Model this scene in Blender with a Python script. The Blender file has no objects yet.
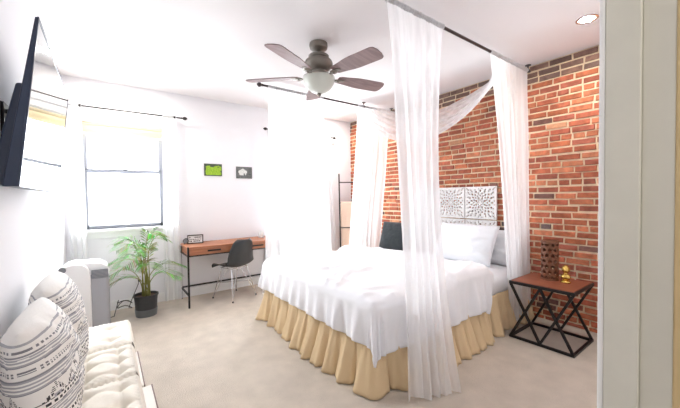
import bpy, bmesh, math, random
from mathutils import Vector, Matrix, noise
random.seed(7)
S = bpy.context.scene
COL = S.collection
PI = math.pi

# ------------------------------------------------------------------ camera, world, exposure
H = 2.853          # ceiling height
XB = 3.915         # brick wall plane
YF = 4.879         # window wall plane
XL = -0.387        # left wall plane
YN0, YN1 = 0.10, 0.190   # entrance wall
cd = bpy.data.cameras.new('camera'); cam = bpy.data.objects.new('camera', cd); COL.objects.link(cam)
S.camera = cam
yaw, pit, rol = 0.639931, 0.0240402, -0.0124027
F = Vector((math.sin(yaw), math.cos(yaw), 0)); R = Vector((math.cos(yaw), -math.sin(yaw), 0)); U = Vector((0, 0, 1))
F2 = F*math.cos(pit) - U*math.sin(pit); U2 = U*math.cos(pit) + F*math.sin(pit)
R3 = R*math.cos(rol) + U2*math.sin(rol); U3 = U2*math.cos(rol) - R*math.sin(rol)
m = Matrix((R3, U3, -F2)).transposed().to_4x4(); m.translation = Vector((0, 0, 1.4))
cam.matrix_world = m
cd.sensor_width = 36; cd.lens = 36*314.978/680; cd.clip_start = 0.02

w = bpy.data.worlds.new('World'); S.world = w; w.use_nodes = True
bg = w.node_tree.nodes['Background']; bg.inputs[0].default_value = (0.90, 0.95, 1.0, 1); bg.inputs[1].default_value = 3.0

def area(name, loc, rot, sx, sy, power, col=(1, 1, 1), shape='RECTANGLE', spread=PI):
    l = bpy.data.lights.new(name, 'AREA'); l.shape = shape; l.size = sx; l.size_y = sy; l.energy = power; l.color = col; l.spread = spread
    o = bpy.data.objects.new(name, l); COL.objects.link(o); o.location = loc; o.rotation_euler = rot
    return o
# daylight outside the two windows, pouring in
area('window_daylight', (0.215, YF+0.45, 1.75), (-PI/2, 0, 0), 1.1, 1.6, 74, (0.88, 0.94, 1.0))
area('window_daylight', (2.63, YF+0.45, 1.65), (-PI/2, 0, 0), 1.1, 1.8, 68, (0.88, 0.94, 1.0))
# added fill light in the unseen hall behind the camera, no known lamp
area('hall_fill', (0.4, -0.75, 2.7), (0, 0, 0), 0.9, 0.9, 9, (1.0, 0.95, 0.88))
DOWN_W = 7
S.view_settings.view_transform = 'Standard'; S.view_settings.look = 'None'; S.view_settings.gamma = 1
S.view_settings.use_curve_mapping = False
S.view_settings.exposure = 0.90

# ------------------------------------------------------------------ helpers
def lin(c):
    f = lambda v: v/12.92 if v <= 0.04045 else ((v+0.055)/1.055)**2.4
    return (f(c[0]/255), f(c[1]/255), f(c[2]/255), 1)
def mat(name, col, rough=0.6, metal=0.0, bump=0.0, bscale=80, var=0.0, vscale=4, spec=0.5, attr=None, sheen=0, trans=0, emit=None):
    m = bpy.data.materials.new(name); m.use_nodes = True; nt = m.node_tree; N = nt.nodes; L = nt.links
    b = N['Principled BSDF']; b.inputs['Base Color'].default_value = lin(col); b.inputs['Roughness'].default_value = rough
    b.inputs['Metallic'].default_value = metal; b.inputs['Specular IOR Level'].default_value = spec
    if sheen: b.inputs['Sheen Weight'].default_value = sheen
    if trans: b.inputs['Transmission Weight'].default_value = trans
    if emit: b.inputs['Emission Color'].default_value = lin(col); b.inputs['Emission Strength'].default_value = emit
    tc = N.new('ShaderNodeTexCoord')
    if attr:
        a = N.new('ShaderNodeVertexColor'); a.layer_name = attr; src = a.outputs[0]; L.new(src, b.inputs['Base Color'])
    if var:
        n = N.new('ShaderNodeTexNoise'); n.inputs['Scale'].default_value = vscale; n.inputs['Detail'].default_value = 4
        L.new(tc.outputs['Object'], n.inputs['Vector'])
        mr = N.new('ShaderNodeMapRange'); mr.inputs['From Min'].default_value = 0.3; mr.inputs['From Max'].default_value = 0.7
        mr.inputs['To Min'].default_value = 1-var; mr.inputs['To Max'].default_value = 1+var*0.4; L.new(n.outputs[0], mr.inputs[0])
        mx = N.new('ShaderNodeMix'); mx.data_type = 'RGBA'; mx.blend_type = 'MULTIPLY'; mx.inputs[0].default_value = 1
        if attr: L.new(src, mx.inputs[6])
        else: mx.inputs[6].default_value = lin(col)
        L.new(mr.outputs[0], mx.inputs[7]); L.new(mx.outputs[2], b.inputs['Base Color'])
    if bump:
        n = N.new('ShaderNodeTexNoise'); n.inputs['Scale'].default_value = bscale; n.inputs['Detail'].default_value = 3
        L.new(tc.outputs['Object'], n.inputs['Vector'])
        bp = N.new('ShaderNodeBump'); bp.inputs['Strength'].default_value = bump; bp.inputs['Distance'].default_value = 0.01
        L.new(n.outputs[0], bp.inputs['Height']); L.new(bp.outputs[0], b.inputs['Normal'])
    return m
def wood(name, c1, c2, scale=(3, 30, 30), rough=0.45):
    m = bpy.data.materials.new(name); m.use_nodes = True; nt = m.node_tree; N = nt.nodes; L = nt.links
    b = N['Principled BSDF']; b.inputs['Roughness'].default_value = rough
    tc = N.new('ShaderNodeTexCoord'); mp = N.new('ShaderNodeMapping'); mp.inputs['Scale'].default_value = scale
    n = N.new('ShaderNodeTexNoise'); n.inputs['Scale'].default_value = 1.0; n.inputs['Detail'].default_value = 5; n.inputs['Distortion'].default_value = 0.6
    r = N.new('ShaderNodeValToRGB'); r.color_ramp.elements[0].position = 0.3; r.color_ramp.elements[1].position = 0.7
    r.color_ramp.elements[0].color = lin(c1); r.color_ramp.elements[1].color = lin(c2)
    L.new(tc.outputs['Object'], mp.inputs[0]); L.new(mp.outputs[0], n.inputs['Vector']); L.new(n.outputs[0], r.inputs[0]); L.new(r.outputs[0], b.inputs['Base Color'])
    return m
def sheer(name, alpha, col=(254, 254, 255)):
    m = bpy.data.materials.new(name); m.use_nodes = True; nt = m.node_tree; N = nt.nodes; L = nt.links
    N.remove(N['Principled BSDF']); out = N['Material Output']
    d = N.new('ShaderNodeBsdfDiffuse'); d.inputs[0].default_value = lin(col)
    t = N.new('ShaderNodeBsdfTranslucent'); t.inputs[0].default_value = lin(col)
    m1 = N.new('ShaderNodeMixShader'); m1.inputs[0].default_value = 0.5; L.new(d.outputs[0], m1.inputs[1]); L.new(t.outputs[0], m1.inputs[2])
    tr = N.new('ShaderNodeBsdfTransparent'); m2 = N.new('ShaderNodeMixShader')
    tc = N.new('ShaderNodeTexCoord'); wv = N.new('ShaderNodeTexNoise'); wv.inputs['Scale'].default_value = 6; mp = N.new('ShaderNodeMapping'); mp.inputs['Scale'].default_value = (3, 3, 0.15)
    L.new(tc.outputs['Object'], mp.inputs[0]); L.new(mp.outputs[0], wv.inputs['Vector'])
    mr = N.new('ShaderNodeMapRange'); mr.inputs['From Min'].default_value = 0.3; mr.inputs['From Max'].default_value = 0.7
    mr.inputs['To Min'].default_value = alpha-0.08; mr.inputs['To Max'].default_value = alpha+0.08
    L.new(wv.outputs[0], mr.inputs[0]); L.new(mr.outputs[0], m2.inputs[0])
    L.new(tr.outputs[0], m2.inputs[1]); L.new(m1.outputs[0], m2.inputs[2]); L.new(m2.outputs[0], out.inputs[0])
    return m

class MB:
    def __init__(s): s.v = []; s.f = []; s.c = []; s.mi = []; s.ci = 0; s.cur = None
    def add(s, vs, fs):
        o = len(s.v); s.v += [Vector(q) for q in vs]
        for f in fs: s.f.append([o+i for i in f]); s.mi.append(s.ci); s.c.append(s.cur)
        return s
    def box(s, x0, x1, y0, y1, z0, z1, M=None):
        vs = [Vector(q) for q in [(x0, y0, z0), (x1, y0, z0), (x1, y1, z0), (x0, y1, z0), (x0, y0, z1), (x1, y0, z1), (x1, y1, z1), (x0, y1, z1)]]
        if M: vs = [M @ q for q in vs]
        return s.add(vs, [(0, 3, 2, 1), (4, 5, 6, 7), (0, 1, 5, 4), (1, 2, 6, 5), (2, 3, 7, 6), (3, 0, 4, 7)])
    def tube(s, pts, r, n=10, cap=True, flat=None):
        pts = [Vector(p) for p in pts]; rr = r if isinstance(r, (list, tuple)) else [r]*len(pts); vs = []; fs = []
        t0 = (pts[1]-pts[0]).normalized(); up = Vector((0, 0, 1)) if abs(t0.z) < 0.9 else Vector((0, 1, 0))
        a = t0.cross(up).normalized()
        for i, p in enumerate(pts):
            t = (pts[min(i+1, len(pts)-1)]-pts[max(i-1, 0)]).normalized()
            a = (a - t*a.dot(t)).normalized(); b = t.cross(a)
            for k in range(n):
                q = 2*PI*k/n; vs.append(p + a*math.cos(q)*rr[i] + b*math.sin(q)*rr[i]*(flat or 1))
        for i in range(len(pts)-1):
            for k in range(n): fs.append((i*n+k, i*n+(k+1) % n, (i+1)*n+(k+1) % n, (i+1)*n+k))
        if cap: fs.append(tuple(reversed(range(n)))); fs.append(tuple(range((len(pts)-1)*n, len(pts)*n)))
        return s.add(vs, fs)
    def bar(s, a, b, wd, ht):           # square bar
        a = Vector(a); b = Vector(b); t = (b-a).normalized(); up = Vector((0, 0, 1)) if abs(t.z) < 0.95 else Vector((0, 1, 0))
        x = t.cross(up).normalized()*wd/2; y = x.cross(t).normalized()*ht/2
        vs = [a-x-y, a+x-y, a+x+y, a-x+y, b-x-y, b+x-y, b+x+y, b-x+y]
        return s.add(vs, [(0, 3, 2, 1), (4, 5, 6, 7), (0, 1, 5, 4), (1, 2, 6, 5), (2, 3, 7, 6), (3, 0, 4, 7)])
    def lathe(s, prof, c=(0, 0, 0), n=32, ax='z', cap=True):
        c = Vector(c); vs = []; fs = []
        for (r, z) in prof:
            for k in range(n):
                q = 2*PI*k/n
                p = Vector((r*math.cos(q), r*math.sin(q), z))
                if ax == 'x': p = Vector((z, p.x, p.y))
                if ax == 'y': p = Vector((p.y, z, p.x))
                vs.append(c+p)
        for i in range(len(prof)-1):
            for k in range(n): fs.append((i*n+k, i*n+(k+1) % n, (i+1)*n+(k+1) % n, (i+1)*n+k))
        if cap and prof[0][0] > 1e-5: fs.append(tuple(reversed(range(n))))
        if cap and prof[-1][0] > 1e-5: fs.append(tuple(range((len(prof)-1)*n, len(prof)*n)))
        return s.add(vs, fs)
    def grid(s, fn, nu, nv, wrap=False, cf=None):
        vs = [fn(i/nu, j/nv) for i in range(nu+1) for j in range(nv+1)]; fs = []; o = len(s.v); s.v += [Vector(q) for q in vs]
        for i in range(nu):
            for j in range(nv):
                a = o+i*(nv+1)+j
                s.f.append([a, a+nv+1, a+nv+2, a+1]); s.mi.append(s.ci)
                s.c.append(cf((i+.5)/nu, (j+.5)/nv) if cf else s.cur)
        return s
    def build(s, name, mats, parent=None, smooth=False, bevel=0, solid=0, sub=0, origin=None, clean=False, off=0):
        if parent is None and origin is None:
            xs = [q.x for q in s.v]; ys = [q.y for q in s.v]; zs = [q.z for q in s.v]
            origin = Vector(((min(xs)+max(xs))/2, (min(ys)+max(ys))/2, min(zs)))
        o0 = Vector(origin) if origin is not None else Vector((0, 0, 0))
        me = bpy.data.meshes.new(name); me.from_pydata([tuple(q-o0) for q in s.v], [], s.f)
        mats = mats if isinstance(mats, (list, tuple)) else [mats]
        for q in mats: me.materials.append(q)
        for p, i in zip(me.polygons, s.mi): p.material_index = i; p.use_smooth = bool(smooth)
        if any(c is not None for c in s.c):
            at = me.color_attributes.new('Col', 'FLOAT_COLOR', 'CORNER')
            for p, c in zip(me.polygons, s.c):
                c = c or (1, 1, 1, 1)
                for li in p.loop_indices: at.data[li].color = c
        me.validate(); me.update()
        bm = bmesh.new(); bm.from_mesh(me)
        if clean: bmesh.ops.remove_doubles(bm, verts=bm.verts, dist=1e-5)
        bmesh.ops.recalc_face_normals(bm, faces=bm.faces); bm.to_mesh(me); bm.free()
        o = bpy.data.objects.new(name, me); COL.objects.link(o)
        if parent is not None: o.parent = parent; o.location = o0
        else: o.location = o0
        if bevel: b = o.modifiers.new('b', 'BEVEL'); b.width = bevel; b.segments = 2; b.limit_method = 'ANGLE'
        if solid: q = o.modifiers.new('s', 'SOLIDIFY'); q.thickness = solid; q.offset = off
        if sub: q = o.modifiers.new('u', 'SUBSURF'); q.levels = q.render_levels = sub
        if smooth == 'auto' or (smooth and bevel):
            for p in me.polygons: p.use_smooth = True
            q = o.modifiers.new('e', 'EDGE_SPLIT'); q.split_angle = math.radians(40)
        return o
def tag(o, label, cat, group=None, kind=None):
    o['label'] = label; o['category'] = cat
    if group: o['group'] = group
    if kind: o['kind'] = kind
    return o
def thing(name, label, cat, loc=(0, 0, 0), rz=0, group=None):
    o = bpy.data.objects.new(name, None); COL.objects.link(o); o.location = loc; o.rotation_euler = (0, 0, rz); o.empty_display_size = 0.1
    return tag(o, label, cat, group)
def struct(o): o['kind'] = 'structure'; return o
def copy_tree(o, parent=None):
    c = o.copy(); COL.objects.link(c); c.parent = parent
    for ch in list(o.children): copy_tree(ch, c)
    return c
def n3(x, y, z=0): return noise.noise(Vector((x, y, z)))
def sst(a, b, x):
    t = max(0, min(1, (x-a)/(b-a))); return t*t*(3-2*t)

# ------------------------------------------------------------------ materials
M_wall = mat('wall_paint', (240, 239, 242), 0.85, bump=0.05, bscale=120)
M_ceil = mat('ceiling_paint', (240, 236, 236), 0.9)
M_trim = mat('trim_paint', (244, 244, 244), 0.45)
M_jamb = mat('jamb_paint', (224, 222, 210), 0.5, var=0.05, vscale=9)
M_carpet = mat('carpet', (218, 206, 192), 0.95, bump=0.9, bscale=160, var=0.10, vscale=7, spec=0.1)
M_black = mat('black_metal', (28, 27, 28), 0.4, spec=0.4)
M_dkmetal = mat('dark_bronze', (52, 48, 48), 0.4, metal=0.3)
M_rod2 = mat('dark_rod', (70, 62, 62), 0.35, metal=0.5)
M_glass = None
def glassmat():
    m = bpy.data.materials.new('window_glass'); m.use_nodes = True; N = m.node_tree.nodes; L = m.node_tree.links; N.remove(N['Principled BSDF'])
    t = N.new('ShaderNodeBsdfTransparent'); g = N.new('ShaderNodeBsdfGlossy'); g.inputs['Roughness'].default_value = 0.02
    x = N.new('ShaderNodeMixShader'); x.inputs[0].default_value = 0.06
    L.new(t.outputs[0], x.inputs[1]); L.new(g.outputs[0], x.inputs[2]); L.new(x.outputs[0], N['Material Output'].inputs[0]); return m
M_glass = glassmat()
M_sheer = sheer('sheer_white', 0.76)
M_sheer2 = sheer('window_sheer', 0.80)
M_sheer3 = sheer('thin_sheer', 0.62)
M_shade = mat('shade_cloth', (235, 220, 182), 0.8)
M_shade_m = sheer('shade_translucent', 0.97, (246, 232, 190))
M_duvet = mat('duvet_cotton', (246, 246, 250), 0.85, bump=0.12, bscale=25, sheen=0.2)
M_sheet = mat('sheet_cotton', (240, 240, 243), 0.85)
M_pillow = mat('pillow_cotton', (243, 245, 249), 0.85, bump=0.1, bscale=15)
M_skirt = mat('skirt_linen', (222, 196, 156), 0.85, bump=0.1, bscale=60)
M_blackfab = mat('charcoal_fabric', (50, 58, 62), 0.9, sheen=0.3, bump=0.3, bscale=60)
M_deskwood = wood('desk_wood', (156, 98, 68), (184, 122, 88), (4, 40, 40))
M_nswood = wood('nightstand_wood', (122, 66, 44), (150, 84, 58), (30, 4, 30), 0.5)
M_plastic = mat('chair_plastic', (50, 53, 56), 0.42)
M_chrome = mat('chrome', (215, 215, 218), 0.2, metal=1)
M_fanmetal = mat('brushed_pewter', (138, 132, 124), 0.4, metal=0.6)
M_bowl = mat('frosted_bowl', (225, 228, 218), 0.35, trans=0.15)
M_blade = wood('blade_wood', (124, 102, 102), (150, 126, 124), (5, 30, 5), 0.5)
M_white_pl = mat('white_plastic', (244, 244, 244), 0.35)
M_grey_pl = mat('grey_plastic', (172, 174, 180), 0.45)
M_grille = mat('grille_grey', (122, 125, 130), 0.5)
M_pot = mat('black_pot', (52, 54, 56), 0.5)
M_pot2 = mat('grey_saucer', (98, 102, 104), 0.4)
M_soil = mat('soil', (74, 52, 38), 0.95, bump=1, bscale=60)
M_leaf = mat('palm_leaf', (0, 0, 0), 0.6, attr='Col', spec=.25)
M_stem = mat('palm_stem', (142, 142, 72), 0.6, var=0.2)
M_vcol = mat('printed', (0, 0, 0), 0.75, attr='Col')
M_brick = mat('brick', (0, 0, 0), 0.9, attr='Col', var=0.35, vscale=18, bump=0.6, bscale=55, spec=0.2)
M_mortar = mat('mortar', (238, 218, 188), 0.95, bump=0.6, bscale=60, var=0.16, vscale=7)
M_cream = mat('cream_cotton', (247, 240, 228), 0.9, bump=0.15, bscale=40)
M_rawwood = mat('bench_white_board', (238, 232, 224), 0.6, var=0.05)
M_benchedge = mat('bench_dark_edge', (122, 92, 84), 0.6)
M_screen = mat('tv_screen', (22, 24, 28), 0.06, spec=1.0)
M_tvbody = mat('tv_body', (52, 64, 86), 0.35)
M_gold = mat('gold', (222, 188, 104), 0.26, metal=1)
M_lantern = mat('lantern_brown', (120, 74, 48), 0.5, var=0.2, vscale=30)
M_carve = mat('carved_white', (248, 244, 242), 0.7, var=0.08, vscale=30)
M_blanket = mat('blanket_beige', (226, 200, 180), 0.95, bump=0.4, bscale=60)
M_lit = mat('downlight_glow', (255, 252, 244), 0.5, emit=14)

# ------------------------------------------------------------------ the room
T = 0.16
struct(MB().box(XL-T, XB+T, YN0, YF+T, -0.1, 0).build('floor', M_carpet))
struct(MB().box(XL-T, XB+T, YN0, YF+T, H, H+0.12).build('ceiling', M_ceil))
struct(MB().box(XL-T, XL, YN1, YF+T, 0, H).build('wall_left', M_wall))
W1 = (-0.235, 0.665, 1.03, 2.36); W2 = (2.20, 3.115, 0.80, 2.36)
b = MB(); xs = [XL, W1[0], W1[1], W2[0], W2[1], XB]
for i in (0, 2, 4): b.box(xs[i], xs[i+1], YF, YF+T, 0, H)
for w_ in (W1, W2): b.box(w_[0], w_[1], YF, YF+T, 0, w_[2]); b.box(w_[0], w_[1], YF, YF+T, w_[3], H)
struct(b.build('wall_back', M_wall))
# entrance wall with the doorway the camera looks through
b = MB(); b.box(XL-T, -0.13, YN0, YN1, 0, H).box(0.85, XB+T, YN0, YN1, 0, H).box(-0.13, 0.85, YN0, YN1, 2.1, H)
struct(b.build('wall_front', M_wall))
# doorway lining (jamb with rebate and casing)
b = MB(); b.box(0.828, 0.85, 0.1425, 0.1965, 0, 2.1); b.box(0.840, 0.85, 0.096, 0.1425, 0, 2.1)
b.box(-0.13, -0.108, 0.138, 0.2035, 0, 2.1); b.box(-0.108, 0.828, 0.138, 0.2035, 2.078, 2.1)
struct(b.build('trim_1', M_jamb, bevel=0.002))
b = MB(); b.box(0.8275, 0.93, 0.1965, 0.2065, 0, 2.19).box(-0.21, -0.107, 0.1965, 0.2065, 0, 2.19).box(-0.107, 0.8275, 0.1965, 0.2065, 2.077, 2.19)
struct(b.build('trim_2', M_trim, bevel=0.003))
struct(MB().box(0.838, 0.94, 0.075, 0.097, 0, 2.19).box(-0.2, -0.12, 0.075, 0.097, 0, 2.19).build('trim_3', mat('hall_casing', (214, 190, 142), 0.5), bevel=0.003))
# hall behind the camera
b = MB(); b.box(-1.1, -1.0, -1.6, YN0, 0, H).box(1.9, 2.0, -1.6, YN0, 0, H).box(-1.1, 2.0, -1.7, -1.6, 0, H)
b.box(-1.1, -0.2, YN0-.02, YN0, 0, H).box(0.94, 2.0, YN0-.02, YN0, 0, H).box(-.2, .94, YN0-.02, YN0, 2.19, H)
struct(b.build('wall_hall', M_wall))
struct(MB().box(-1.1, 2.0, -1.7, YN0, -0.1, 0).build('floor_hall', M_carpet))
struct(MB().box(-1.1, 2.0, -1.7, YN0, H, H+.1).build('ceiling_hall', M_ceil))
# baseboards
struct(MB().box(XL, XB, YF-0.014, YF, 0, 0.12).box(XL, XB, YF-0.02, YF, 0, 0.02).build('baseboard_back', M_trim, bevel=0.003))
struct(MB().box(XL, XL+0.014, YN1, YF-0.014, 0, 0.12).build('baseboard_left', M_trim, bevel=0.003))

# brick wall: every brick in the one wall mesh
b = MB(); b.ci = 1; b.box(XB, XB+T, YN0, YF+T, 0, H); b.ci = 0
ch = 0.0685; nrow = int(H/ch)+1; random.seed(3)
reds = [(188, 100, 66), (198, 108, 70), (182, 94, 64), (206, 118, 80), (170, 84, 60), (194, 102, 72), (212, 128, 90), (164, 86, 66)]
darks = [(112, 92, 84), (126, 100, 90), (104, 92, 88), (134, 104, 90)]
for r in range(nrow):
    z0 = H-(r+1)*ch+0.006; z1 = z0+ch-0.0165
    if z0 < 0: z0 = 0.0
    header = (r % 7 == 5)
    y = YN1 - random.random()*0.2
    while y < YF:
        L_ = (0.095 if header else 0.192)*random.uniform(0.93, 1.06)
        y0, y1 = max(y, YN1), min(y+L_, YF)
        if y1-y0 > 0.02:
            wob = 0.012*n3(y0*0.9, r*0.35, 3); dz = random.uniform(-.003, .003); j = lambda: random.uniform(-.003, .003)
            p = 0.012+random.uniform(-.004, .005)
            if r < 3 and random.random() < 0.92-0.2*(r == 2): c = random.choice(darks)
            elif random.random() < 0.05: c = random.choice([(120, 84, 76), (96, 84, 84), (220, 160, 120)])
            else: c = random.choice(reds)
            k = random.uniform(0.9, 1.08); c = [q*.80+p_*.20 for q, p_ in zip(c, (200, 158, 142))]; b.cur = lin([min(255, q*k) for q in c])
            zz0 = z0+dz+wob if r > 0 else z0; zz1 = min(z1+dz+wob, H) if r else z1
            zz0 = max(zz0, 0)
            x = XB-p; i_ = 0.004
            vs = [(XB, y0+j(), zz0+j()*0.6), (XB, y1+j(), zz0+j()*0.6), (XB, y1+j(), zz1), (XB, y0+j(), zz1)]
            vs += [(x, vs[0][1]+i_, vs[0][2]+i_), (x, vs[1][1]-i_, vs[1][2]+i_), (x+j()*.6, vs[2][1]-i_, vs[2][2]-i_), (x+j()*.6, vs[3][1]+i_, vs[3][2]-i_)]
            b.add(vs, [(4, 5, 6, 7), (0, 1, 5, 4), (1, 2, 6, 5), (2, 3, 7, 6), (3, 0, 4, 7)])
        y += L_+0.015
b.cur = None
o = struct(b.build('wall_right', [M_brick, M_mortar]))

# windows
def window(n, w_, meet):
    x0, x1, z0, z1 = w_
    f = MB(); y0 = YF-0.018
    cw = 0.085 if n == 1 else 0.07
    f.box(x0-cw+.04, x0+0.012, y0, YF, z0-0.02, z1+cw).box(x1-0.012, x1+cw-.04, y0, YF, z0-0.02, z1+cw).box(x0-cw+.04, x1+cw-.04, y0-.004, YF, z1, z1+cw)
    for (a, c) in ((x0, x0+0.012), (x1-0.012, x1)): f.box(a, c, YF, YF+T, z0, z1)
    f.box(x0, x1, YF, YF+T, z1-0.012, z1)
    root = struct(f.build('window_%d' % n, M_trim, bevel=0.002, origin=(x0/2+x1/2, YF, z0)))
    o0 = root.location
    def part(bb, nm, mm, bv=0.002):
        bb.v = [q-o0 for q in bb.v]; return bb.build(nm, mm, root, bevel=bv)
    part(MB().box(x0-0.06, x1+0.06, YF-0.05, YF+0.06, z0-0.035, z0).box(x0-.04, x1+.04, YF-.018, YF, z0-.11, z0-.035), 'window_sill', M_trim)
    grey = mat('sash_backlit_grey', (132, 134, 142), 0.5)  # sash colour darkened to stand in for its backlit shade
    for (za, zb, yy, nm) in ((meet-0.02, z1, YF+0.085, 'upper_sash'), (z0, meet+0.02, YF+0.05, 'lower_sash')):
        s = 0.055 if n == 1 else .045; q = MB(); xa, xb = x0+0.012, x1-0.012
        q.box(xa, xa+s, yy, yy+.03, za, zb).box(xb-s, xb, yy, yy+.03, za, zb).box(xa, xb, yy, yy+.03, zb-(.035 if nm == 'upper_sash' else .022), zb).box(xa, xb, yy, yy+.03, za, za+(.022 if nm == 'upper_sash' else .045))
        sp = part(q, nm, grey)
        g = MB().box(xa+s, xb-s, yy+.013, yy+.017, za+.045, zb-.035); g.v = [v-o0 for v in g.v]; g.build('pane', M_glass, sp)
    part(MB().box(x0/2+x1/2-.02, x0/2+x1/2+.02, YF+.03, YF+.055, meet+.018, meet+.03), 'sash_lock', M_dkmetal)
window(1, W1, 1.757); window(2, W2, 1.66)

def roller(w_, drop, label):
    x0, x1, z0, z1 = w_; b = MB()
    b.grid(lambda u, v: (x0+.02+(x1-x0-.04)*u, YF+0.022+0.004*math.sin(v*9), z1-0.02-drop*v), 4, 10)
    t = thing('roller_shade', label, 'shade', (x0/2+x1/2, YF+.03, z1-.05)); o0 = t.location
    b.v = [q-o0 for q in b.v]; b.build('shade_cloth', M_shade, t, smooth=True, solid=0.002)
    q = MB().tube([(x0+.015, YF+.03, z1-.035), (x1-.015, YF+.03, z1-.035)], 0.02, 12); q.v = [v-o0 for v in q.v]; q.build('roller_tube', M_shade, t, smooth='auto')
    q = MB().box(x0+.02, x1-.02, YF+.014, YF+.03, z1-drop-.035, z1-drop-.012); q.v = [v-o0 for v in q.v]; q.build('hem_bar', M_shade, t)
roller(W1, 0.125, 'cream shade rolled high in the left window above the plant')
roller(W2, 0.07, 'cream shade rolled high in the right window behind the canopy drapes')

# outlet, downlights
t = thing('wall_outlet', 'white electrical outlet on the wall behind the potted palm', 'outlet', (0.33, YF, 0.30))
MB().box(-.038, .038, -.008, 0, 0, .115).build('cover_plate', M_white_pl, t, bevel=.003)
for z in (.035, .08): MB().box(-.013, -.008, -.010, -.007, z-.008, z+.008).box(.008, .013, -.010, -.007, z-.008, z+.008).build('socket', M_grille, t)
k = thing('power_plug', 'black plug pushed into the outlet behind the palm', 'plug', (0.33, YF-.012, 0.335))
MB().box(-.015, .015, -.035, 0, -.012, .014).build('plug_body', M_black, k, bevel=.004)
pts = [(0.33, YF-.045, .335), (0.30, YF-.09, .27), (.25, YF-.12, .16), (.20, YF-.2, .05)]
for i in range(26):
    a = i/25*2*PI*1.6; pts.append((0.16+.075*math.cos(a), YF-.22-.06*math.sin(a), .05+.045*math.sin(a)**2+.004*i))
pts += [(.05, YF-.3, .012), (-.05, YF-.35, .012)]
tag(MB().tube(pts, .005, 6).build('power_cable', M_black, smooth=True), 'black coiled power cable lying on the floor by the palm pot', 'cable')

DL = [((0.215, 4.376), 'round recessed ceiling light above the left window'), ((3.233, 4.397), 'round recessed ceiling light in the far corner by the ladder'),
      ((3.257, 0.894), 'bright recessed ceiling light beside the brick wall and doorway')]
for (x, y), lab in DL:
    t = thing('recessed_light', lab, 'ceiling light', (x, y, H), group='recessed ceiling lights')
    MB().lathe([(.078, -.0005), (.078, -.004), (.07, -.007), (.058, -.005), (.056, -.001)], n=28, cap=False).build('trim_ring', M_chrome if y < 1 else M_white_pl, t, smooth='auto')
    MB().lathe([(0.0001, -.003), (.053, -.003)], n=24).build('lamp_lens', M_lit, t)
    if True:
        l = bpy.data.lights.new('downlight_lamp', 'AREA'); l.shape = 'DISK'; l.size = .1; l.energy = DOWN_W; l.color = (1, .95, .88)
        lo = bpy.data.objects.new('downlight_lamp', l); COL.objects.link(lo); lo.location = (x, y, H-.012)

# ------------------------------------------------------------------ curtains and rods
def curtain(name, label, top, bot, z1, z0, mt, folds, amp, seed=0, rr=None, mid=None, group=None, gather=0.5, nu=None, lift=None, cat='curtain'):
    """top/bot = ((x,y),(x,y)) ends of the hanging line at top and bottom"""
    b = MB(); nu = nu or folds*12; nv = 46
    def fn(u, v):
        A = [top[0][i]+(top[1][i]-top[0][i])*u for i in (0, 1)]; B = [bot[0][i]+(bot[1][i]-bot[0][i])*u for i in (0, 1)]
        e = sst(0, 1, v) if mid is None else v
        if mid:
            C = [mid[0][i]+(mid[1][i]-mid[0][i])*u for i in (0, 1)]
            P = [(1-v)**2*A[i]+2*v*(1-v)*C[i]+v*v*B[i] for i in (0, 1)]
        else: P = [A[i]+(B[i]-A[i])*e for i in (0, 1)]
        dx, dy = bot[1][0]-bot[0][0]+top[1][0]-top[0][0], bot[1][1]-bot[0][1]+top[1][1]-top[0][1]; L_ = math.hypot(dx, dy); nx, ny = -dy/L_, dx/L_
        ph = u*folds*2*PI + 1.3*n3(u*4, v*0.7, seed)*2 + seed
        a = amp*((0.15 if rr else .45)+(.85 if rr else .55)*sst(0, .3, v))*(0.7+0.6*n3(u*5+seed, v*1.2, 2))
        d = a*(math.sin(ph)+0.35*math.sin(2.3*ph+v*2)); s_ = a*0.35*math.cos(ph)
        z = z1+(z0-z1)*v
        if lift: z = z1+(z0+lift(u)-z1)*v
        return (P[0]+nx*d+dx/L_*s_, P[1]+ny*d+dy/L_*s_, z)
    if rr:      # rod pocket: the sheer wraps the rod and falls from its underside
        def pocket(u, v):
            a = v*2*PI; k = rr*(1.15+.25*math.sin(u*folds*9*PI+seed)+.12*math.sin(u*folds*23)); x = top[0][0]+(top[1][0]-top[0][0])*u; y = top[0][1]+(top[1][1]-top[0][1])*u
            return (x, y+k*math.sin(a), z1+rr*1.1+k*math.cos(a))
        b.grid(pocket, folds*22, 12)
    b.grid(fn, nu, nv)
    o = b.build(name, mt, smooth=True)
    return tag(o, label, cat, group)
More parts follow.
